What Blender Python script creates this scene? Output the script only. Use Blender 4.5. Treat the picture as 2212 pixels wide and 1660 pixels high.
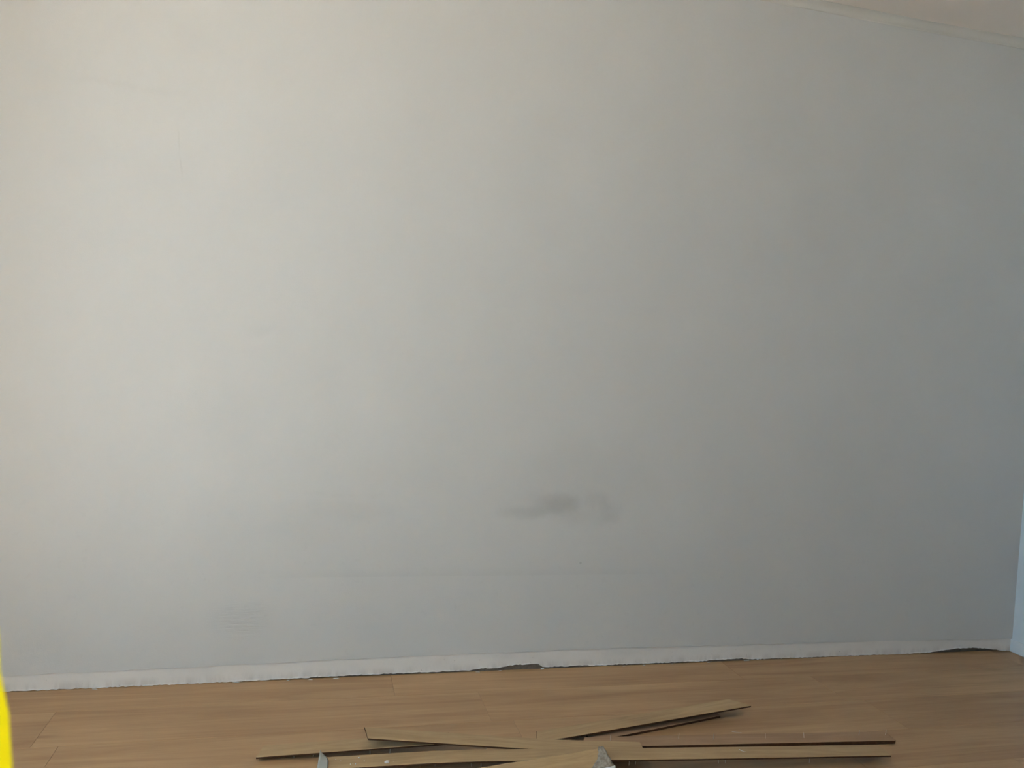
import bpy, bmesh, math, random
from mathutils import Vector, Matrix

for o in list(bpy.data.objects):
    bpy.data.objects.remove(o, do_unlink=True)
scene = bpy.context.scene
COL = scene.collection
rad = math.radians

# ------------------------------------------------------------------ camera
YAW, PITCH, ROLL, CAM_Z = rad(14.037), rad(1.702), rad(3.409), 1.08
fwd = Vector((math.sin(YAW) * math.cos(PITCH), math.cos(YAW) * math.cos(PITCH), -math.sin(PITCH)))
rgt = Vector((math.cos(YAW), -math.sin(YAW), 0))
dwn = fwd.cross(rgt)
cr, sr = math.cos(ROLL), math.sin(ROLL)
xa = cr * rgt - sr * dwn
ya = sr * rgt + cr * dwn
cam_data = bpy.data.cameras.new('camera')
cam_data.sensor_width = 36.0
cam_data.lens = 36.0 * 1662.0 / 2212.0
cam_data.clip_start = 0.02
cam_data.dof.use_dof = True
cam_data.dof.focus_distance = 2.4
cam_data.dof.aperture_fstop = 4.6
cam = bpy.data.objects.new('camera', cam_data)
COL.objects.link(cam)
m = Matrix.Identity(4)
for i in range(3):
    m[i][0], m[i][1], m[i][2] = xa[i], -ya[i], -fwd[i]
m.translation = Vector((0, 0, CAM_Z))
cam.matrix_world = m
scene.camera = cam

# ------------------------------------------------------------------ light: daylight sky through the window, sun on the street side
world = bpy.data.worlds.new('daylight_sky')
scene.world = world
world.use_nodes = True
bg = world.node_tree.nodes['Background']
bg.inputs[0].default_value = (0.625, 0.835, 1.0, 1)
bg.inputs[1].default_value = 5.6

WX = -1.48                                  # inner face of the left wall
FY = -1.00                                  # inner face of the window wall behind the viewer
WIN_X0, WIN_X1, WIN_Z0, WIN_Z1 = -0.80, 0.05, 1.20, 2.25
DOOR_Y0, DOOR_Y1, DOOR_Z1 = 0.62, 1.46, 2.15   # glazed balcony door in the left wall
WT = 0.10                                   # thickness of the outer walls
pd = bpy.data.lights.new('window_portal', 'AREA')
pd.shape = 'RECTANGLE'
pd.size = WIN_X1 - WIN_X0
pd.size_y = WIN_Z1 - WIN_Z0
pd.cycles.is_portal = True
portal = bpy.data.objects.new('window_portal', pd)
COL.objects.link(portal)
portal.location = ((WIN_X0 + WIN_X1) / 2, FY - WT - 0.01, (WIN_Z0 + WIN_Z1) / 2)
portal.rotation_euler = (rad(90), 0, 0)

pd2 = bpy.data.lights.new('door_portal', 'AREA')
pd2.shape = 'RECTANGLE'
pd2.size = DOOR_Z1
pd2.size_y = DOOR_Y1 - DOOR_Y0
pd2.cycles.is_portal = True
portal2 = bpy.data.objects.new('door_portal', pd2)
COL.objects.link(portal2)
portal2.location = (WX - WT - 0.01, (DOOR_Y0 + DOOR_Y1) / 2, DOOR_Z1 / 2)
portal2.rotation_euler = (0, rad(-90), 0)

sd = bpy.data.lights.new('sun', 'SUN')
sd.energy = 43.0
sd.color = (1.0, 0.955, 0.885)
sd.angle = rad(0.6)
sun = bpy.data.objects.new('sun', sd)
COL.objects.link(sun)
sun.rotation_euler = Vector((0.30, -0.18, -0.93)).to_track_quat('-Z', 'Y').to_euler()   # steep: lights the ground outside and a patch just inside the door

vs = scene.view_settings
vs.view_transform = 'Standard'
vs.look = 'None'
vs.exposure = 0.56
vs.gamma = 1.0
vs.use_curve_mapping = False
scene.cycles.use_adaptive_sampling = True
scene.cycles.adaptive_threshold = 0.45
scene.cycles.adaptive_min_samples = 18
scene.cycles.transparent_max_bounces = 6
scene.cycles.max_bounces = 5
scene.cycles.glossy_bounces = 2

# ------------------------------------------------------------------ helpers
def tag(o, label=None, cat=None, group=None, kind=None):
    if label: o['label'] = label
    if cat: o['category'] = cat
    if group: o['group'] = group
    if kind: o['kind'] = kind
    return o

def link(name, mesh, parent=None):
    o = bpy.data.objects.new(name, mesh)
    COL.objects.link(o)
    if parent: o.parent = parent
    return o

def mesh_obj(name, verts, faces, mats, parent=None, midx=None, smooth=False):
    me = bpy.data.meshes.new(name)
    me.from_pydata(verts, [], faces)
    for mt in (mats if isinstance(mats, (list, tuple)) else [mats]):
        me.materials.append(mt)
    if midx:
        for p, i in zip(me.polygons, midx): p.material_index = i
    if smooth:
        for p in me.polygons: p.use_smooth = True
    bm = bmesh.new(); bm.from_mesh(me)
    bmesh.ops.recalc_face_normals(bm, faces=bm.faces)
    bm.to_mesh(me); bm.free()
    me.update()
    return link(name, me, parent)

class MB:
    """collects boxes for one mesh"""
    def __init__(s): s.v, s.f = [], []
    def box(s, x0, x1, y0, y1, z0, z1):
        n = len(s.v)
        s.v += [(x0,y0,z0),(x1,y0,z0),(x1,y1,z0),(x0,y1,z0),(x0,y0,z1),(x1,y0,z1),(x1,y1,z1),(x0,y1,z1)]
        s.f += [(n,n+3,n+2,n+1),(n+4,n+5,n+6,n+7),(n,n+1,n+5,n+4),(n+1,n+2,n+6,n+5),(n+2,n+3,n+7,n+6),(n+3,n,n+4,n+7)]
        return s
    def build(s, name, mat, parent=None): return mesh_obj(name, s.v, s.f, mat, parent)

def interp(tab, x):
    if x <= tab[0][0]: return tab[0][1]
    for (a, b), (c, d) in zip(tab, tab[1:]):
        if x <= c: return b + (d - b) * (x - a) / (c - a)
    return tab[-1][1]

class NT:
    """tiny node helper"""
    def __init__(s, name, rough=0.7, spec=0.3):
        s.mat = bpy.data.materials.new(name); s.mat.use_nodes = True
        s.t = s.mat.node_tree; s.b = s.t.nodes['Principled BSDF']
        s.b.inputs['Roughness'].default_value = rough
        s.b.inputs['Specular IOR Level'].default_value = spec
    def n(s, typ, **kw):
        nd = s.t.nodes.new(typ)
        for k, v in kw.items(): setattr(nd, k, v)
        return nd
    def put(s, sock, val):
        if isinstance(val, bpy.types.NodeSocket): s.t.links.new(val, sock)
        else: sock.default_value = val
    def math(s, op, a, b=0.0, c=0.0, clamp=False):
        nd = s.n('ShaderNodeMath', operation=op, use_clamp=clamp)
        s.put(nd.inputs[0], a); s.put(nd.inputs[1], b)
        if len(nd.inputs) > 2: s.put(nd.inputs[2], c)
        return nd.outputs[0]
    def coord(s, which='Object'): return s.n('ShaderNodeTexCoord').outputs[which]
    def scale(s, vec, sc, off=None):
        nd = s.n('ShaderNodeVectorMath', operation='MULTIPLY')
        s.put(nd.inputs[0], vec); nd.inputs[1].default_value = sc
        out = nd.outputs[0]
        if off is not None:
            ad = s.n('ShaderNodeVectorMath', operation='ADD')
            s.put(ad.inputs[0], out); s.put(ad.inputs[1], off); out = ad.outputs[0]
        return out
    def noise(s, vec, scale, detail=3, rough=0.5, dist=0.0):
        nd = s.n('ShaderNodeTexNoise')
        s.put(nd.inputs['Vector'], vec)
        nd.inputs['Scale'].default_value = scale; nd.inputs['Detail'].default_value = detail
        nd.inputs['Roughness'].default_value = rough; nd.inputs['Distortion'].default_value = dist
        return nd.outputs[0]
    def smooth(s, v, a, b, ta=0.0, tb=1.0):
        nd = s.n('ShaderNodeMapRange', interpolation_type='SMOOTHSTEP')
        s.put(nd.inputs[0], v); nd.inputs[1].default_value = a; nd.inputs[2].default_value = b
        nd.inputs[3].default_value = ta; nd.inputs[4].default_value = tb
        return nd.outputs[0]
    def mix(s, fac, a, b, blend='MIX'):
        nd = s.n('ShaderNodeMix', data_type='RGBA', blend_type=blend)
        s.put(nd.inputs[0], fac)
        s.put(nd.inputs[6], a if isinstance(a, bpy.types.NodeSocket) else (*a, 1))
        s.put(nd.inputs[7], b if isinstance(b, bpy.types.NodeSocket) else (*b, 1))
        return nd.outputs[2]
    def ramp(s, v, stops):
        nd = s.n('ShaderNodeValToRGB'); s.put(nd.inputs[0], v)
        cr_ = nd.color_ramp
        while len(cr_.elements) < len(stops): cr_.elements.new(0.5)
        for e, (p, c) in zip(cr_.elements, stops): e.position = p; e.color = (*c, 1)
        return nd.outputs[0]
    def bump(s, h, strength, dist):
        nd = s.n('ShaderNodeBump'); s.put(nd.inputs['Height'], h)
        nd.inputs['Strength'].default_value = strength; nd.inputs['Distance'].default_value = dist
        s.t.links.new(nd.outputs[0], s.b.inputs['Normal'])
    def color(s, c): s.put(s.b.inputs['Base Color'], c if isinstance(c, bpy.types.NodeSocket) else (*c, 1))

# ------------------------------------------------------------------ materials
def paint(name, base, stained=False, rough=0.75):
    k = NT(name, rough, 0.25)
    co = k.coord()
    c = k.mix(k.noise(co, 1.6, 1 if not stained else 3, 0.55), tuple(v * 0.965 for v in base), tuple(min(1, v * 1.035) for v in base))
    if stained:
        h = k.noise(co, 260, 1, 0.6)
        sp = k.n('ShaderNodeSeparateXYZ'); k.put(sp.inputs[0], co)
        X, Z = sp.outputs[0], sp.outputs[2]
        wob = k.noise(co, 9, 3, 0.6)
        fine = k.noise(co, 40, 2, 0.6)
        def blob(cx, cz, rx, rz, amt, w=0.9, soft=0.15):
            a = k.math('DIVIDE', k.math('SUBTRACT', X, cx), rx)
            b = k.math('DIVIDE', k.math('SUBTRACT', Z, cz), rz)
            d = k.math('SQRT', k.math('ADD', k.math('MULTIPLY', a, a), k.math('MULTIPLY', b, b)))
            d = k.math('ADD', d, k.math('MULTIPLY', k.math('SUBTRACT', wob, 0.5), w))
            return k.smooth(d, 1.0, soft, 0.0, amt)
        parts = [
            blob(0.845, 0.590, 0.105, 0.055, 0.15), blob(0.72, 0.556, 0.15, 0.032, 0.10, 0.6),
            blob(0.80, 0.585, 0.26, 0.085, 0.075), blob(0.985, 0.600, 0.07, 0.05, 0.07),
            blob(1.03, 0.560, 0.08, 0.06, 0.09), blob(0.93, 0.54, 0.16, 0.04, 0.05),
            blob(0.90, 0.70, 0.36, 0.17, 0.045), blob(0.12, 0.555, 0.22, 0.05, 0.045),
            blob(-0.05, 0.50, 0.26, 0.12, 0.025), blob(0.30, 0.70, 0.25, 0.10, 0.025),
            blob(-0.20, 0.21, 0.15, 0.08, 0.05),
        ]
        # dirty tide mark left by furniture: sharp lower edge
        lo = k.smooth(Z, 0.333, 0.338)
        hi = k.smooth(Z, 0.372, 0.338)
        xx = k.math('MULTIPLY', k.smooth(X, -0.28, 0.10), k.smooth(X, 1.45, 0.95))
        tide = k.math('MULTIPLY', k.math('MULTIPLY', lo, hi), k.math('MULTIPLY', xx, k.smooth(wob, 0.25, 0.6, 0.02, 0.055)))
        parts.append(tide)
        # thin pencil / crack lines
        def streak(px, x0, z0, x1, z1, wd, amt):
            L = math.hypot(x1 - x0, z1 - z0); dx, dz = (x1 - x0) / L, (z1 - z0) / L
            rx = k.math('SUBTRACT', X, x0); rz = k.math('SUBTRACT', Z, z0)
            al = k.math('ADD', k.math('MULTIPLY', rx, dx), k.math('MULTIPLY', rz, dz))
            ac = k.math('ADD', k.math('MULTIPLY', rx, -dz), k.math('MULTIPLY', rz, dx))
            ac = k.math('ADD', ac, k.math('MULTIPLY', k.math('SUBTRACT', wob, 0.5), 0.03))
            msk = k.smooth(k.math('ABSOLUTE', ac), wd, 0.0)
            e = k.math('MULTIPLY', k.smooth(al, 0, L * 0.3), k.smooth(al, L, L * 0.7))
            return k.math('MULTIPLY', k.math('MULTIPLY', msk, e), k.smooth(fine, 0.35, 0.6, amt * 0.3, amt))
        parts.append(streak(0, -0.435, 1.55, -0.465, 1.76, 0.005, 0.07))
        parts.append(streak(0, -0.85, 1.845, -0.40, 1.83, 0.020, 0.035))
        parts.append(streak(0, -0.10, 0.62, 0.30, 0.60, 0.015, 0.03))
        sx = k.math('SUBTRACT', X, 0.932); sz = k.math('SUBTRACT', Z, 0.377)
        dd = k.math('SQRT', k.math('ADD', k.math('MULTIPLY', sx, sx), k.math('MULTIPLY', sz, sz)))
        parts.append(k.smooth(dd, 0.006, 0.002, 0, 0.25))
        # scattered scuffs in the lower half
        sc = k.math('MULTIPLY', k.smooth(fine, 0.62, 0.75, 0, 0.03), k.smooth(Z, 0.9, 0.4))
        parts.append(sc)
        tot = parts[0]
        for q in parts[1:]: tot = k.math('ADD', tot, q)
        c = k.mix(k.math('MINIMUM', tot, 0.5), c, (0.12, 0.13, 0.13))
        # rippled filler patch low on the left
        rp = k.noise(k.scale(co, (9, 1, 75)), 1.0, 2, 0.5, 1.4)
        rip = k.math('MULTIPLY', rp, blob(-0.20, 0.205, 0.14, 0.075, 1.0))
        h = k.math('ADD', k.math('MULTIPLY', h, 0.15), k.math('MULTIPLY', rip, 2.6))
        k.bump(h, 0.4, 0.003)
    k.color(c)
    return k.mat

def wood(name, dark, light, along=(1.3, 16, 16), rough=0.42, knots=True, spec=0.4, vary=0.10):
    k = NT(name, rough, spec)
    co = k.coord()
    oi = k.n('ShaderNodeObjectInfo')
    off = k.n('ShaderNodeCombineXYZ')
    r = oi.outputs['Random']
    k.put(off.inputs[0], k.math('MULTIPLY', r, 37.0)); k.put(off.inputs[1], k.math('MULTIPLY', r, 91.0))
    v = k.scale(co, along, off.outputs[0])
    g1 = k.noise(v, 1.0, 4, 0.6, 1.2)
    v2 = k.scale(co, (along[0] * 2.2, along[1] * 9, along[2] * 9), off.outputs[0])
    g2 = k.noise(v2, 1.0, 3, 0.7, 0.4)
    v3 = k.scale(co, (along[0] * 0.8, along[1] * 0.28, along[2] * 0.28), off.outputs[0])
    g3 = k.noise(v3, 1.0, 2, 0.5, 0.6)
    f = k.math('ADD', k.math('MULTIPLY', g1, 0.55), k.math('ADD', k.math('MULTIPLY', g2, 0.2), k.math('MULTIPLY', g3, 0.35)))
    mid = tuple((a + b) / 2 for a, b in zip(dark, light))
    c = k.ramp(f, [(0.36, dark), (0.54, mid), (0.72, light)])
    if knots:
        vo = k.n('ShaderNodeTexVoronoi'); k.put(vo.inputs['Vector'], k.scale(co, (2.6, 13, 13), off.outputs[0]))
        vo.inputs['Scale'].default_value = 1.0
        kn = k.math('MULTIPLY', k.smooth(vo.outputs['Distance'], 0.20, 0.03), k.smooth(k.noise(v3, 2.0, 1), 0.50, 0.62))
        c = k.mix(k.math('MULTIPLY', kn, 0.55), c, tuple(a * 0.42 for a in dark))
    hs = k.n('ShaderNodeHueSaturation'); k.put(hs.inputs['Color'], c)
    k.put(hs.inputs['Value'], k.math('ADD', 1.0 - vary, k.math('MULTIPLY', r, 2 * vary)))
    k.color(hs.outputs[0])
    k.bump(g2, 0.06, 0.0006)
    return k.mat

M = {}
M['wall'] = paint('wall_paint', (0.655, 0.66, 0.665), stained=True)
M['right'] = paint('pale_blue_paint', (0.68, 0.81, 0.93))
M['plain'] = paint('plain_paint', (0.40, 0.38, 0.34))
M['left'] = paint('cream_paint', (0.60, 0.49, 0.27))
M['ceil'] = paint('ceiling_paint', (0.80, 0.745, 0.70))
M['cove'] = paint('cove_paint', (0.645, 0.635, 0.61))
M['floor'] = wood('laminate_oak', (0.37, 0.212, 0.100), (0.60, 0.382, 0.200), vary=0.06)
M['foil'] = wood('oak_foil', (0.36, 0.235, 0.115), (0.54, 0.375, 0.20), along=(4, 60, 60), knots=False, rough=0.5, vary=0.03)
M['back'] = wood('oak_backing', (0.34, 0.21, 0.12), (0.46, 0.30, 0.18), along=(3, 30, 30), knots=False, rough=0.7, vary=0.03)

k = NT('brown_fibreboard', 0.8, 0.1)
k.color(k.mix(k.noise(k.coord(), 120, 3), (0.050, 0.022, 0.011), (0.11, 0.055, 0.028)))
M['mdf'] = k.mat
k = NT('underlay', 0.9, 0.1); k.color((0.05, 0.038, 0.028)); M['under'] = k.mat
k = NT('raw_mortar', 0.95, 0.05)
k.color(k.mix(k.noise(k.coord(), 60, 4), (0.12, 0.098, 0.080), (0.28, 0.235, 0.195))); k.bump(k.noise(k.coord(), 120, 4), 0.6, 0.003)
M['mortar'] = k.mat

k = NT('bare_plaster', 0.85, 0.15)
co = k.coord()
sp = k.n('ShaderNodeSeparateXYZ'); k.put(sp.inputs[0], co)
st = k.noise(k.scale(co, (26, 1, 5)), 1.0, 4, 0.6, 0.5)
dirt = k.math('MULTIPLY', k.smooth(sp.outputs[2], 0.034, 0.004), k.smooth(st, 0.36, 0.66))
blot = k.smooth(k.noise(co, 7, 4, 0.6), 0.45, 0.75, 0, 0.25)
c = k.mix(blot, (0.80, 0.775, 0.76), (0.60, 0.575, 0.565))
c = k.mix(k.math('MULTIPLY', dirt, 0.30), c, (0.30, 0.26, 0.23))
spk = k.smooth(k.noise(co, 90, 2), 0.72, 0.78, 0, 0.4)
c = k.mix(spk, c, (0.22, 0.2, 0.19))
k.color(c); k.bump(k.noise(co, 70, 4), 0.35, 0.002)
M['plaster'] = k.mat

k = NT('white_crumb', 0.9, 0.1); k.color((0.82, 0.82, 0.80)); k.bump(k.noise(k.coord(), 300, 2), 0.4, 0.001); M['crumb'] = k.mat
k = NT('grey_caulk', 0.7, 0.2)
co = k.coord()
c = k.mix(k.smooth(k.noise(co, 120, 3), 0.35, 0.65), (0.27, 0.235, 0.19), (0.40, 0.36, 0.305))
k.color(c); k.bump(k.noise(co, 160, 3), 0.5, 0.002); M['caulk'] = k.mat
k = NT('pale_caulk', 0.6, 0.3); k.color(k.mix(k.noise(k.coord(), 50, 3), (0.36, 0.37, 0.34), (0.46, 0.47, 0.43))); M['caulk2'] = k.mat
k = NT('nail_steel', 0.35, 0.5); k.color((0.72, 0.64, 0.54)); k.b.inputs['Metallic'].default_value = 0.35; M['nail'] = k.mat
k = NT('white_pvc', 0.35, 0.5); k.color((0.8, 0.8, 0.79)); k.bump(k.noise(k.coord(), 200, 1), 0.02, 0.0005); M['pvc'] = k.mat
k = NT('street_paving', 0.9, 0.1); k.color(k.mix(k.noise(k.coord(), 0.8, 4), (0.42, 0.41, 0.38), (0.53, 0.515, 0.48))); M['ground'] = k.mat

# window glass: clear pane, mirror at grazing angles
g = bpy.data.materials.new('window_glass'); g.use_nodes = True
t = g.node_tree; t.nodes.clear()
out = t.nodes.new('ShaderNodeOutputMaterial'); mx = t.nodes.new('ShaderNodeMixShader')
tr = t.nodes.new('ShaderNodeBsdfTransparent'); gl = t.nodes.new('ShaderNodeBsdfGlossy'); fr = t.nodes.new('ShaderNodeLayerWeight')
gl.inputs['Roughness'].default_value = 0.02; pw = t.nodes.new('ShaderNodeMath'); pw.operation = 'POWER'; pw.inputs[1].default_value = 5.0; ml = t.nodes.new('ShaderNodeMath'); ml.operation = 'MULTIPLY_ADD'; ml.inputs[1].default_value = 0.6; ml.inputs[2].default_value = 0.03
t.links.new(fr.outputs['Facing'], pw.inputs[0]); t.links.new(pw.outputs[0], ml.inputs[0]); t.links.new(ml.outputs[0], mx.inputs[0]); t.links.new(tr.outputs[0], mx.inputs[1]); t.links.new(gl.outputs[0], mx.inputs[2])
t.links.new(mx.outputs[0], out.inputs[0])
M['glass'] = g

# yellow cloth: diffuse plus light passing through
g = bpy.data.materials.new('yellow_cloth'); g.use_nodes = True
t = g.node_tree; b = t.nodes['Principled BSDF']; out = t.nodes['Material Output']
b.inputs['Base Color'].default_value = (0.98, 0.85, 0.05, 1); b.inputs['Roughness'].default_value = 0.9
b.inputs['Specular IOR Level'].default_value = 0.1
tl = t.nodes.new('ShaderNodeBsdfTranslucent'); tl.inputs[0].default_value = (0.99, 0.90, 0.10, 1)
mx = t.nodes.new('ShaderNodeMixShader'); mx.inputs[0].default_value = 0.88
t.links.new(b.outputs[0], mx.inputs[1]); t.links.new(tl.outputs[0], mx.inputs[2]); t.links.new(mx.outputs[0], out.inputs[0])
M['cloth'] = g

# ------------------------------------------------------------------ room shell
RX, BY, CZ, COVE = 2.838, 2.562, 2.478, 0.028
BOW = [(-1.6, -0.006), (-0.9, -0.006), (-0.1, 0.000), (0.5, 0.006), (1.2, 0.006), (2.2, 0.005), (2.6, -0.006), (2.9, -0.013)]
def wy(x):                                   # the plaster bows a little
    return BY + (interp(BOW, x - 0.12) + interp(BOW, x) + interp(BOW, x + 0.12)) / 3

random.seed(4)
# bare strip outline: upper edge wanders, lower edge is ragged with two broken-out notches
TOP = [(-1.6, 0.050), (-0.86, 0.050), (-0.33, 0.055), (0.24, 0.062), (0.6, 0.063), (1.03, 0.065), (1.6, 0.061), (2.19, 0.057), (2.9, 0.053)]
def ztop(x): return interp(TOP, x) + 0.0007 * math.sin(x * 23) + 0.0006 * math.sin(x * 61 + 1)
NOTCH = [(-1.6, .001), (-0.3, .001), (-0.1, .002), (0.1, .004), (0.25, .005), (0.45, .004), (0.55, .004), (0.60, .010), (0.645, .007), (0.68, .012), (0.70, .016), (0.78, .018), (0.80, .017),
         (0.815, .005), (0.9, .004), (0.95, .006), (1.0, .003), (1.3, .003), (1.45, .004), (1.52, .007), (1.60, .007), (1.66, .002), (2.30, .001), (2.42, .003), (2.50, .011), (2.58, .0185), (2.66, .0185), (2.74, .012), (2.79, .003), (2.9, .001)]
def zbot(x): return max(0.0, interp(NOTCH, x) + random.uniform(-0.001, 0.0016))

xs = [-2.0 + i * (RX + 0.2 + 2.0) / 460 for i in range(461)]
# painted layer
v, f = [], []
for x in xs:
    y, zt = wy(x), ztop(x)
    v += [(x, y, zt), (x, y, 1.2), (x, y, CZ + 0.02), (x, y + 0.006, zt)]
for i in range(len(xs) - 1):
    a, b_ = 4 * i, 4 * i + 4
    f += [(a, b_, b_ + 1, a + 1), (a + 1, b_ + 1, b_ + 2, a + 2), (a + 3, b_ + 3, b_, a)]
mi = [0] * len(f)
n = len(v)                                    # masonry core behind
x0, x1, ya_, yb_ = -2.1, RX + 0.2, BY + 0.014, BY + 0.2
v += [(x0, ya_, -0.03), (x1, ya_, -0.03), (x1, yb_, -0.03), (x0, yb_, -0.03), (x0, ya_, CZ + 0.2), (x1, ya_, CZ + 0.2), (x1, yb_, CZ + 0.2), (x0, yb_, CZ + 0.2)]
core = [(n,n+3,n+2,n+1),(n+4,n+5,n+6,n+7),(n,n+1,n+5,n+4),(n+1,n+2,n+6,n+5),(n+2,n+3,n+7,n+6),(n+3,n,n+4,n+7)]
f += core; mi += [1] * 6
wall_back = mesh_obj('wall_back', v, f, [M['wall'], M['mortar']], midx=mi)
tag(wall_back, 'large grey-white painted wall with dark smudges in the middle', kind='structure')

def strip(name, pts_fn, n_, x_a, x_b, label):
    v, f = [], []
    xs_ = [x_a + i * (x_b - x_a) / n_ for i in range(n_ + 1)]
    for x in xs_:
        zb, zt = zbot(x) if name == 'baseboard_back' else random.uniform(0, .0012), ztop(x) + 0.001
        for (dx, z) in ((0.0, zb), (0.0, zb + 0.004), (0.0, (zb + zt) / 2), (0.0, zt), (0.016, zb)):
            v.append(pts_fn(x, (0.0042 if z > zb + 0.003 else 0.0036 + random.uniform(-0.0030, 0.0006)) + dx, z))
    for i in range(len(xs_) - 1):
        a, b_ = 5 * i, 5 * i + 5
        for q in range(3): f.append((a + q, b_ + q, b_ + q + 1, a + q + 1))
        f.append((a + 4, b_ + 4, b_, a))
    return tag(mesh_obj(name, v, f, M['plaster']), label, kind='structure')
strip('baseboard_back', lambda x, d, z: (x, wy(x) + d, z), 640, -1.9, RX + 0.01, 'chipped whitish bare plaster strip along the foot of the grey wall')

# right wall
MB().box(RX, RX + 0.2, FY - WT, BY + 0.1, -0.03, CZ + 0.2).build('wall_right', M['right'])
tag(bpy.data.objects['wall_right'], 'pale blue painted wall at the right corner', kind='structure')
random.seed(9)
v, f = [], []
ysr = [FY + i * (BY - FY) / 300 for i in range(301)]
for y in ysr:
    e = random.uniform(-0.0005, 0.0005)
    v += [(RX, y, 0.0), (RX - 0.0025, y, random.uniform(0, 0.002)), (RX - 0.0025, y, 0.05 + e), (RX, y, 0.0512 + e)]
for i in range(300):
    a, b_ = 4 * i, 4 * i + 4
    for q in range(3): f.append((a + q, b_ + q, b_ + q + 1, a + q + 1))
M['rstrip'] = paint('pale_blue_strip', (0.72, 0.83, 0.94))
tag(mesh_obj('baseboard_right', v, f, M['rstrip']), 'paler strip along the foot of the blue right wall', kind='structure')

# left wall, window wall behind the viewer with its opening, ceiling
w = MB()
w.box(WX - WT, WX, FY - WT, DOOR_Y0, -0.03, CZ + 0.2).box(WX - WT, WX, DOOR_Y1, BY + 0.1, -0.03, CZ + 0.2)
w.box(WX - WT, WX, DOOR_Y0, DOOR_Y1, -0.03, 0.0).box(WX - WT, WX, DOOR_Y0, DOOR_Y1, DOOR_Z1, CZ + 0.2)
tag(w.build('wall_left', M['left']), 'cream painted wall on the left holding the glazed door', kind='structure')
w = MB()
w.box(WX - WT, WIN_X0, FY - WT, FY, -0.03, CZ + 0.2).box(WIN_X1, RX + 0.2, FY - WT, FY, -0.03, CZ + 0.2)
w.box(WIN_X0, WIN_X1, FY - WT, FY, -0.03, WIN_Z0).box(WIN_X0, WIN_X1, FY - WT, FY, WIN_Z1, CZ + 0.2)
tag(w.build('wall_front', M['plain']), 'plain painted wall behind the viewer holding the window', kind='structure')
tag(MB().box(WX - WT, RX + 0.2, FY - WT, BY + 0.2, CZ, CZ + 0.18).build('ceiling', M['ceil']), 'off-white ceiling seen at the upper right corner', kind='structure')

# plaster cove between wall and ceiling
v, f = [], []
NP = 9
for x in [WX - 0.02 + i * (RX + 0.04 - WX) / 240 for i in range(241)]:
    y = wy(x)
    v.append((x, y + 0.01, CZ - COVE))
    v.append((x, y - 0.0004, CZ - COVE))
    for q in range(NP):
        a = math.pi / 2 * q / (NP - 1)
        v.append((x, y - 0.0004 - COVE * (1 - math.cos(a)), CZ - COVE + (COVE - 0.0006) * math.sin(a)))
    v.append((x, y - 0.0004 - COVE, CZ + 0.01))
NR = NP + 3
for i in range(240):
    for q in range(NR - 1): f.append((i * NR + q, i * NR + NR + q, i * NR + NR + q + 1, i * NR + q + 1))
tag(mesh_obj('trim_1', v, f, M['cove'], smooth=True), 'small plaster cove where wall meets ceiling', kind='structure')

# window_1: frame, two sashes with panes, sill
win = bpy.data.objects.new('window_1', None); COL.objects.link(win); win.location = (0, FY - 0.045, WIN_Z0)
tag(win, 'white two-leaf window behind the viewer', kind='structure')
hz = WIN_Z1 - WIN_Z0
fb = MB(); T = 0.04
fb.box(WIN_X0, WIN_X0 + T, -.03, .03, 0, hz).box(WIN_X1 - T, WIN_X1, -.03, .03, 0, hz).box(WIN_X0 + T, WIN_X1 - T, -.03, .03, 0, T).box(WIN_X0 + T, WIN_X1 - T, -.03, .03, hz - T, hz)
fb.build('window_frame', M['pvc'], win)
xm = (WIN_X0 + WIN_X1) / 2
for a, b_ in ((WIN_X0 + T, xm), (xm, WIN_X1 - T)):
    s_ = MB(); S = 0.035
    s_.box(a, a + S, -.02, .035, T, hz - T).box(b_ - S, b_, -.02, .035, T, hz - T).box(a + S, b_ - S, -.02, .035, T, T + S).box(a + S, b_ - S, -.02, .035, hz - T - S, hz - T)
    so = s_.build('window_sash', M['pvc'], win)
    MB().box(a + S, b_ - S, -.003, .003, T + S, hz - T - S).build('pane', M['glass'], so)
MB().box(WIN_X0 - .04, WIN_X1 + .04, .03, .19, -.03, 0.0).build('window_sill', M['pvc'], win)

# door_1: glazed balcony door in the left wall
dr_ = bpy.data.objects.new('door_1', None); COL.objects.link(dr_); dr_.location = (WX - 0.045, 0, 0)
tag(dr_, 'white glazed balcony door in the cream left wall', kind='structure')
T = 0.03
MB().box(-.03, .03, DOOR_Y0, DOOR_Y0 + T, 0, DOOR_Z1).box(-.03, .03, DOOR_Y1 - T, DOOR_Y1, 0, DOOR_Z1).box(-.03, .03, DOOR_Y0 + T, DOOR_Y1 - T, DOOR_Z1 - T, DOOR_Z1).box(-.03, .03, DOOR_Y0 + T, DOOR_Y1 - T, 0, 0.015).build('door_frame', M['pvc'], dr_)
a, b_, S = DOOR_Y0 + T, DOOR_Y1 - T, 0.045
leaf = MB().box(-.02, .03, a, a + S, .018, DOOR_Z1 - T).box(-.02, .03, b_ - S, b_, .018, DOOR_Z1 - T).box(-.02, .03, a + S, b_ - S, .018, .08).box(-.02, .03, a + S, b_ - S, DOOR_Z1 - T - S, DOOR_Z1 - T).build('door_leaf', M['pvc'], dr_)
MB().box(-.003, .003, a + S, b_ - S, .08, DOOR_Z1 - T - S).build('pane', M['glass'], leaf)
MB().box(.03, .07, b_ - .032, b_ - .015, 1.0, 1.02).box(.055, .07, b_ - .14, b_ - .015, 1.0, 1.018).build('door_handle', M['nail'], leaf)

tag(MB().box(-60, 60, -60, 60, -3.2, -3.0).build('ground', M['ground']), 'paved ground outside the window', kind='structure')

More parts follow.
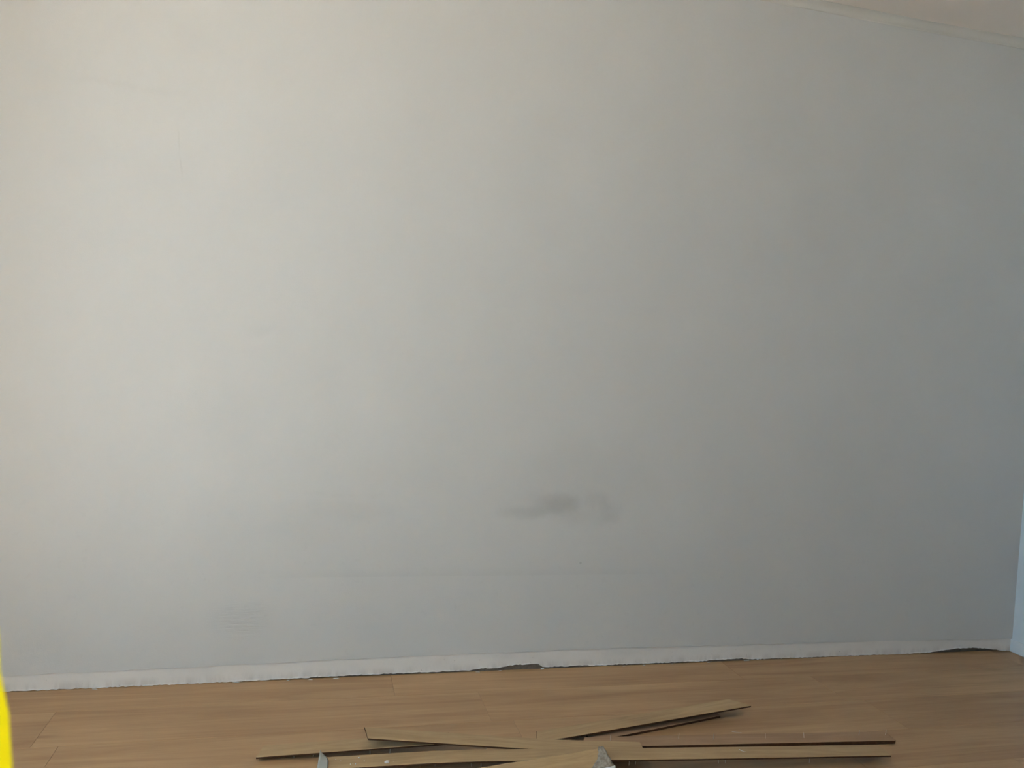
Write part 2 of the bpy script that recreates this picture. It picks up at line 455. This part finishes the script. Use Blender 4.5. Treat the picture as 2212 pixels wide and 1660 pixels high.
# ------------------------------------------------------------------ floor: sub-floor and single laminate planks
floor = MB().box(WX - WT, RX + 0.2, FY - WT, BY + 0.2, -0.05, -0.012).build('floor', M['under'])
tag(floor, 'oak laminate floor laid parallel to the wall', kind='structure')
PL, PW, GAP = 1.233, 0.2045, 0.0004
plank_cache = {}
def plank(x0, x1, y0, y1):
    key = (round(x1 - x0, 3), round(y1 - y0, 3))
    if key not in plank_cache:
        L, W, T, B = x1 - x0 - GAP, y1 - y0 - GAP, 0.011, 0.0004
        v = [(0,0,-T),(L,0,-T),(L,W,-T),(0,W,-T),(0,0,-B),(L,0,-B),(L,W,-B),(0,W,-B),(B,B,0),(L-B,B,0),(L-B,W-B,0),(B,W-B,0)]
        f = [(0,3,2,1),(8,9,10,11)] + [(a, (a+1) % 4, (a+1) % 4 + 4, a + 4) for a in range(4)] + [(a + 4, (a+1) % 4 + 4, (a+1) % 4 + 8, a + 8) for a in range(4)]
        me = bpy.data.meshes.new('plank'); me.from_pydata(v, [], f); me.materials.append(M['floor']); plank_cache[key] = me
    o = link('plank', plank_cache[key], floor)
    o.location = (x0 + GAP / 2, y0 + GAP / 2, random.uniform(-0.0002, 0.0))
random.seed(21)
rows = [(2.408, BY + 0.010)]
y = 2.408
while y - PW > FY:
    rows.append((y - PW, y)); y -= PW
rows.append((FY, y))
known = [0.282, 0.55, -0.616, 0.31, 0.80]
for i, (ya_, yb_) in enumerate(rows):
    j = known[i] if i < len(known) else random.uniform(0, PL)
    while j > WX + PL: j -= PL
    a = WX
    while a < RX - 0.002:
        b_ = min(j if j > a + 0.01 else j + PL, RX - 0.002)
        plank(a, b_, ya_, yb_)
        a = b_; j = b_ + PL

# ------------------------------------------------------------------ torn-off skirting boards
def catmull(P, s):
    n = len(P)
    if n == 2: i, u = 0, s
    else:
        i = min(int(s * (n - 1)), n - 2); u = s * (n - 1) - i
    p1, p2 = P[i], P[i + 1]
    if n == 2: return p1 + (p2 - p1) * u
    p0 = P[i - 1] if i > 0 else p1 * 2 - p2
    p3 = P[i + 2] if i + 2 < n else p2 * 2 - p1
    return 0.5 * ((2 * p1) + (p2 - p0) * u + (2 * p0 - 5 * p1 + 4 * p2 - p3) * u * u + (3 * p1 - p0 - 3 * p2 + p3) * u ** 3)

NAIL = {}
def nail_mesh(L, up):
    key = (round(L, 3), up)
    if key not in NAIL:
        bm = bmesh.new()
        R_ = 0.0009
        prof = [(R_ * 0.2, 0.0), (R_, 0.0025), (R_, L)] if not up else [(R_, 0.0), (R_, L - 0.0025), (R_ * 0.2, L)]
        rings = []
        for r_, z in prof:
            rings.append([bm.verts.new((r_ * math.cos(a * math.pi / 3), r_ * math.sin(a * math.pi / 3), z)) for a in range(6)])
        for A, B in zip(rings, rings[1:]):
            for q in range(6): bm.faces.new((A[q], A[(q + 1) % 6], B[(q + 1) % 6], B[q]))
        bm.faces.new(rings[0][::-1]); bm.faces.new(rings[-1])
        me = bpy.data.meshes.new('nail'); bm.to_mesh(me); bm.free(); me.materials.append(M['nail']); NAIL[key] = me
    return NAIL[key]

def board(label, spine, width, thick, tilt=0.0, cut0=0.0, cut1=0.0, face='foil', nails=(), nail_up=False, nail_len=0.022, nail_at=0.5, seg=28):
    P = [Vector(q) for q in spine]
    d = P[-1] - P[0]; ang = math.atan2(d.y, d.x)
    root = bpy.data.objects.new('wooden_board', None); COL.objects.link(root)
    root.location = (P[0].x, P[0].y, 0); root.rotation_euler = (0, 0, ang)
    tag(root, label, 'board', 'torn-off skirting boards heaped on the floor')
    inv = Matrix.Rotation(-ang, 3, 'Z')
    Q = [inv @ (q - Vector((P[0].x, P[0].y, 0))) for q in P]
    ct, st_ = math.cos(tilt), math.sin(tilt)
    # profile across the board: (across, up); rounded rear edge like a skirting top
    prof = [(0, -thick), (0, -0.0012), (0.0008, 0), (width * 0.5, 0.0004), (width - 0.005, 0), (width - 0.0015, -0.002), (width, -0.005), (width, -thick)]
    fm = [1, 0, 0, 0, 0, 0, 1, 1]
    v, f, mi = [], [], []
    for i in range(seg + 1):
        s = i / seg
        c = catmull(Q, s)
        for (a, u) in prof:
            sh = cut0 * (1 - s) * (a / width) + cut1 * s * (a / width)
            jag = random.uniform(-0.0012, 0.0012) if i in (0, seg) else 0
            v.append((c.x + sh + jag, c.y + a * ct - u * st_, c.z + a * st_ + u * ct))
    n = len(prof)
    for i in range(seg):
        for q in range(n):
            f.append((i * n + q, i * n + (q + 1) % n, (i + 1) * n + (q + 1) % n, (i + 1) * n + q)); mi.append(fm[q])
    f.append(tuple(range(n))); mi.append(1)
    f.append(tuple(seg * n + q for q in range(n))[::-1]); mi.append(1)
    mesh_obj('board', v, f, [M[face], M['mdf']], root, mi)
    L = (Q[-1] - Q[0]).x
    for ns in nails:
        s_, ln = ns if isinstance(ns, tuple) else (ns, nail_len)
        c = catmull(Q, min(max(s_ / L, 0), 1))
        a = width * (nail_at + random.uniform(-0.08, 0.08))
        zt = c.z + a * st_
        if nail_up: me, z = nail_mesh(ln, True), zt - 0.001
        else:
            ln = min(ln, zt - thick - 0.0005 + 0.002) if ln == nail_len else ln
            me, z = nail_mesh(ln, False), zt - thick - ln + 0.002
        no = link('nail', me, root)
        no.location = (s_, c.y + a * ct, z)
        no.rotation_euler = (random.uniform(-.12, .12), random.uniform(-.14, .14), 0)
    return root, Q, (ct, st_)

random.seed(77)
def ext(p, q, s):                             # point on the line p-q at fraction s
    return tuple(a + (b_ - a) * s for a, b_ in zip(p, q))
W, TH = 0.064, 0.0055
# lower left board, under the second one
p, q = (-0.1108, 2.0576, 0.013), (0.3689, 2.0339, 0.030)
board('short oak board with a slanted sawn end, lying beneath the chipped one', [p, ext(p, q, 0.55), ext(p, q, 1.06)], W, TH, cut0=0.014, nails=(0.095, 0.144, 0.293, 0.345), nail_at=0.17)
# second board, lying across the first
p, q = (0.173, 2.039, 0.055), (0.6522, 1.9573, 0.034)
board('oak board with a chipped end lying across the short slanted-cut board', [p, q, (0.915, 1.914, 0.030)], W, TH, cut0=-0.018, nails=((0.314, 0.032),), nail_at=0.2)
# long front board
b4, q4, _ = board('longest oak board, with a pale caulk flap and white chips at one end', [(0.0494, 1.9733, 0.014), (0.4106, 1.9263, 0.034), (0.8107, 1.8678, 0.042), (1.161, 1.8353, 0.040), (1.6216, 1.8094, 0.030)],
      W, TH, cut1=-0.004, nails=(0.295, 0.391, 0.417, 0.815, 0.835, 1.071, 1.092, 1.341), nail_len=0.030, seg=40)
# face-down board on the right, nails up
p, q = (0.931, 1.9734, 0.018), (1.7313, 1.9178, 0.0115)
p = ext(p, q, -0.22)
board('board lying face down behind the longest board, nails pointing up', [p, q], 0.060, 0.0102, face='back', cut0=0.03, nails=(0.096, 0.302, 0.408, 0.570, 0.693, 0.879, 0.968), nail_up=True, nail_len=0.018)
# upper right board with the pointed end
p, q = (0.712, 2.0394, 0.020), (1.3777, 2.1409, 0.034)
board('oak board nearest the wall, ending in a sharp mitred point', [ext(p, q, -0.11), ext(p, q, 0.5), q], W, TH, cut0=0.030, cut1=-0.045, nails=((0.321, 0.010), (0.377, 0.011), (0.520, 0.014), (0.580, 0.0155), (0.700, 0.018)))
# thin board beneath it
p, q = (0.8500, 2.0450, 0.0082), (1.2730, 2.1405, 0.0082)
board('narrow face-down board half hidden under the mitred board', [ext(p, q, -0.12), q], 0.058, 0.0075, face='back', cut0=0.022, cut1=0.004)
# top board in the middle foreground, tilted towards the viewer
A, B = Vector((0.7852, 1.891, 0.068)), Vector((0.428, 1.890, 0.035))
TLT = rad(24)
dr = (A - B).normalized()
ang = math.atan2(dr.y, dr.x); back = Vector((-math.sin(ang), math.cos(ang), 0))
def frontpt(pt): return pt - back * (0.062 * math.cos(TLT)) - Vector((0, 0, 0.062 * math.sin(TLT)))
Cl = frontpt(B + (B - A) * 0.30); Cr = frontpt(A) + dr * 0.006
bc, qc, _ = board('oak board on top of the pile with a grey caulk-smeared end', [tuple(Cl), tuple(Cr)], 0.062, TH, tilt=TLT, cut1=-0.008, nails=((0.30, 0.012), (0.36, 0.016)))

# caulk smeared over the end of the top board
def sheet(name, rows_, mat, parent, thick=0.0012):
    nr, nc = len(rows_), len(rows_[0])
    v = [p for r_ in rows_ for p in r_] + [(p[0], p[1], p[2] - thick) for r_ in rows_ for p in r_]
    o = nr * nc; f = []
    for i in range(nr - 1):
        for j in range(nc - 1):
            a = i * nc + j
            f += [(a, a + 1, a + nc + 1, a + nc), (o + a, o + a + nc, o + a + nc + 1, o + a + 1)]
    rim = [i for i in range(nc)] + [i * nc + nc - 1 for i in range(1, nr)] + [(nr - 1) * nc + j for j in range(nc - 2, -1, -1)] + [i * nc for i in range(nr - 2, 0, -1)]
    for a, b_ in zip(rim, rim[1:] + rim[:1]): f.append((a, b_, o + b_, o + a))
    return mesh_obj(name, v, f, mat, parent, smooth=True)

random.seed(5)
LC = qc[-1].x
ct, st_ = math.cos(TLT), math.sin(TLT)
rws = []
for i in range(9):
    a = 0.062 * i / 8                          # across: front to back
    x_in = LC - 0.008 * a / 0.062 - (0.050 * (1 - i / 8) ** 1.7 + 0.017) + random.uniform(-.003, .003)
    x_out = LC - 0.008 * a / 0.062 + 0.0025 - 0.004 * (i / 8) + random.uniform(-.0012, .0012)
    row = []
    for j in range(8):
        x = x_in + (x_out - x_in) * j / 7
        c = catmull(qc, min(1, x / LC))
        h = 0.0014 + (0.0006 if 0 < j < 7 else 0) + random.uniform(-.0004, .0006)
        row.append((x, c.y + a * ct - h * st_, c.z + a * st_ + h * ct))
    rws.append(row)
tag(sheet('caulk_patch', rws, M['caulk'], bc), 'grey smear of dried caulk')
# white curled rim of old filler on its front corner
v, f = [], []
N = 14
for i in range(N + 1):
    x = LC + 0.004 - 0.085 * (1 - i / N)
    c = catmull(qc, min(1, x / LC))
    r_ = 0.0010 + 0.0032 * (i / N) ** 3 + random.uniform(-.0003, .0008)
    for q in range(6):
        a = q * math.pi / 3
        v.append((x, c.y - 0.001 + r_ * math.cos(a), c.z - 0.0015 + r_ * math.sin(a)))
for i in range(N):
    for q in range(6): f.append((i * 6 + q, i * 6 + (q + 1) % 6, i * 6 + 6 + (q + 1) % 6, i * 6 + 6 + q))
f += [tuple(range(6))[::-1], tuple(N * 6 + q for q in range(6))]
tag(mesh_obj('filler_rim', v, f, M['crumb'], bc, smooth=True), 'white crumbly filler along the edge')

# pale caulk flap curling up at the left end of the long board
rws = []
for i in range(8):
    u = i / 7
    a = -0.004 + (W + 0.006) * u
    row = []
    wd = 0.026 * (1 - 0.75 * max(0, (u - 0.45) / 0.55) ** 1.6)
    for j in range(6):
        x = -0.006 + wd * j / 5 + random.uniform(-.0004, .0004)
        c = catmull(q4, max(0, x / q4[-1].x))
        lift = 0.003 + 0.010 * u * (1 - j / 5) ** 1.5 + 0.004 * u
        row.append((x, c.y + a, c.z + lift))
    rws.append(row)
tag(sheet('caulk_flap', rws, M['caulk2'], b4), 'pale grey flap of old caulk')

# ------------------------------------------------------------------ small debris
def chip(name, label, loc, size, seed, mat='crumb', group=None, cat='paint chip'):
    r = random.Random(seed)
    bm = bmesh.new()
    bmesh.ops.create_icosphere(bm, subdivisions=1, radius=1.0)
    for vv in bm.verts:
        s_ = r.uniform(0.65, 1.25)
        vv.co = Vector((vv.co.x * size[0] * s_, vv.co.y * size[1] * s_, vv.co.z * size[2] * s_))
    zmin = min(vv.co.z for vv in bm.verts)
    for vv in bm.verts: vv.co.z -= zmin
    me = bpy.data.meshes.new(name); bm.to_mesh(me); bm.free(); me.materials.append(M[mat])
    o = link(name, me); o.location = loc; o.rotation_euler = (0, 0, r.uniform(-0.15, 0.10))
    return tag(o, label, cat, group)

def on_b4(X, Y):                              # height of the long board's face at a world point
    s_ = (X - 0.0494) / (1.6216 - 0.0494)
    return catmull([Vector(q) for q in [(0.0494, 1.9733, 0.014), (0.4106, 1.9263, 0.034), (0.8107, 1.8678, 0.042), (1.161, 1.8353, 0.040), (1.6216, 1.8094, 0.030)]], s_).z + 0.0003
G = 'white paint chips on the longest board'
chip('paint_chip', 'largest white paint chip, at the front edge of the longest board', (0.2172, 1.9635, on_b4(.2172, 0)), (.0075, .0035, .0045), 1, group=G)
chip('paint_chip', 'square white paint chip in the middle of the longest board', (0.1489, 2.0036, on_b4(.1489, 0)), (.0030, .0028, .0018), 2, group=G)
for i, (X, Y, s_) in enumerate([(0.1267, 1.978, .0018), (0.1394, 1.976, .0021), (0.0902, 2.0096, .0015), (0.1622, 1.9856, .0016), (0.103, 2.001, .0010), (0.133, 1.980, .0010), (0.235, 1.966, .0010)]):
    chip('paint_chip', 'tiny white paint speck beside the square chip on the longest board', (X, Y, on_b4(X, 0)), (s_, s_, s_ * .7), 10 + i, group=G)

# curved white splinter on the right half of the long board, another on the floor
def sliver(name, label, pts, r0, parent=None):
    v, f = [], []
    n = len(pts)
    for i, p_ in enumerate(pts):
        r_ = r0 * (1.0 - 0.75 * i / (n - 1))
        d = Vector(pts[min(i + 1, n - 1)]) - Vector(pts[max(i - 1, 0)]); s_ = Vector((-d.y, d.x, 0)).normalized()
        for q in range(5):
            a = q * 2 * math.pi / 5
            w_ = Vector(p_) + s_ * (r_ * math.cos(a)) + Vector((0, 0, r_ * 0.6 * (1 + math.sin(a))))
            v.append(tuple(w_))
    for i in range(n - 1):
        for q in range(5): f.append((i * 5 + q, i * 5 + (q + 1) % 5, i * 5 + 5 + (q + 1) % 5, i * 5 + 5 + q))
    f += [tuple(range(5))[::-1], tuple((n - 1) * 5 + q for q in range(5))]
    return tag(mesh_obj(name, v, f, M['crumb']), label, 'splinter')
zb = on_b4(1.184, 0)
sliver('white_splinter', 'curved white splinter lying on the longest board', [(1.179, 1.874, zb), (1.1815, 1.869, zb), (1.186, 1.8645, zb), (1.192, 1.861, zb)], 0.0016)
sliver('pale_splinter', 'faint pale splinter on the floor behind the face-down board', [(1.262, 2.052, 0), (1.275, 2.047, 0), (1.290, 2.043, 0)], 0.0008)

G = 'plaster crumbs at the foot of the wall'
chip('plaster_crumb', 'bright white plaster crumb beside the broken-out notch in the strip', (0.812, wy(.81) - 0.006, 0.0), (.008, .004, .005), 31, group=G, cat='plaster crumb')
random.seed(12)
for i, x in enumerate([-0.62, -0.21, -0.05, 0.02, 0.10, 0.58, 0.66, 1.12, 1.20, 1.31, 1.46, 1.62]):
    s_ = random.uniform(.6, 1.3)
    chip('plaster_crumb', 'small flat plaster crumb lying along the foot of the grey wall', (x, wy(x) - 0.003 - random.uniform(0, .004), 0.0), (.011 * s_, .0022, .0012), 40 + i, group=G, cat='plaster crumb')

# ------------------------------------------------------------------ yellow cloth draped over a stand, close to the viewer on the left
v, f = [], []
CX, CY, NA = -0.3475, 0.545, 120
prof = [(1.015, 0.00), (1.013, 0.05), (1.005, 0.095), (0.985, 0.125), (0.955, 0.140), (0.90, 0.146), (0.865, 0.150), (0.845, 0.151), (0.815, 0.157), (0.78, 0.160), (0.6, 0.172), (0.4, 0.19), (0.2, 0.205), (0.0, 0.225)]
for i, (z, r_) in enumerate(prof):
    for q in range(NA):
        a = 2 * math.pi * q / NA
        fold = max(0, (0.93 - z)) * 0.035 * (math.sin(9 * a + 0.6) + 0.5 * math.sin(16 * a + 2))
        rr = r_ + fold
        v.append((CX + rr * math.cos(a), CY + rr * math.sin(a), z))
for i in range(len(prof) - 1):
    for q in range(NA): f.append((i * NA + q, i * NA + (q + 1) % NA, (i + 1) * NA + (q + 1) % NA, (i + 1) * NA + q))
cl = mesh_obj('yellow_cloth', v, f, M['cloth'], smooth=True)
tag(cl, 'bright yellow cloth draped down to the floor, nearest thing to the viewer', 'cloth')
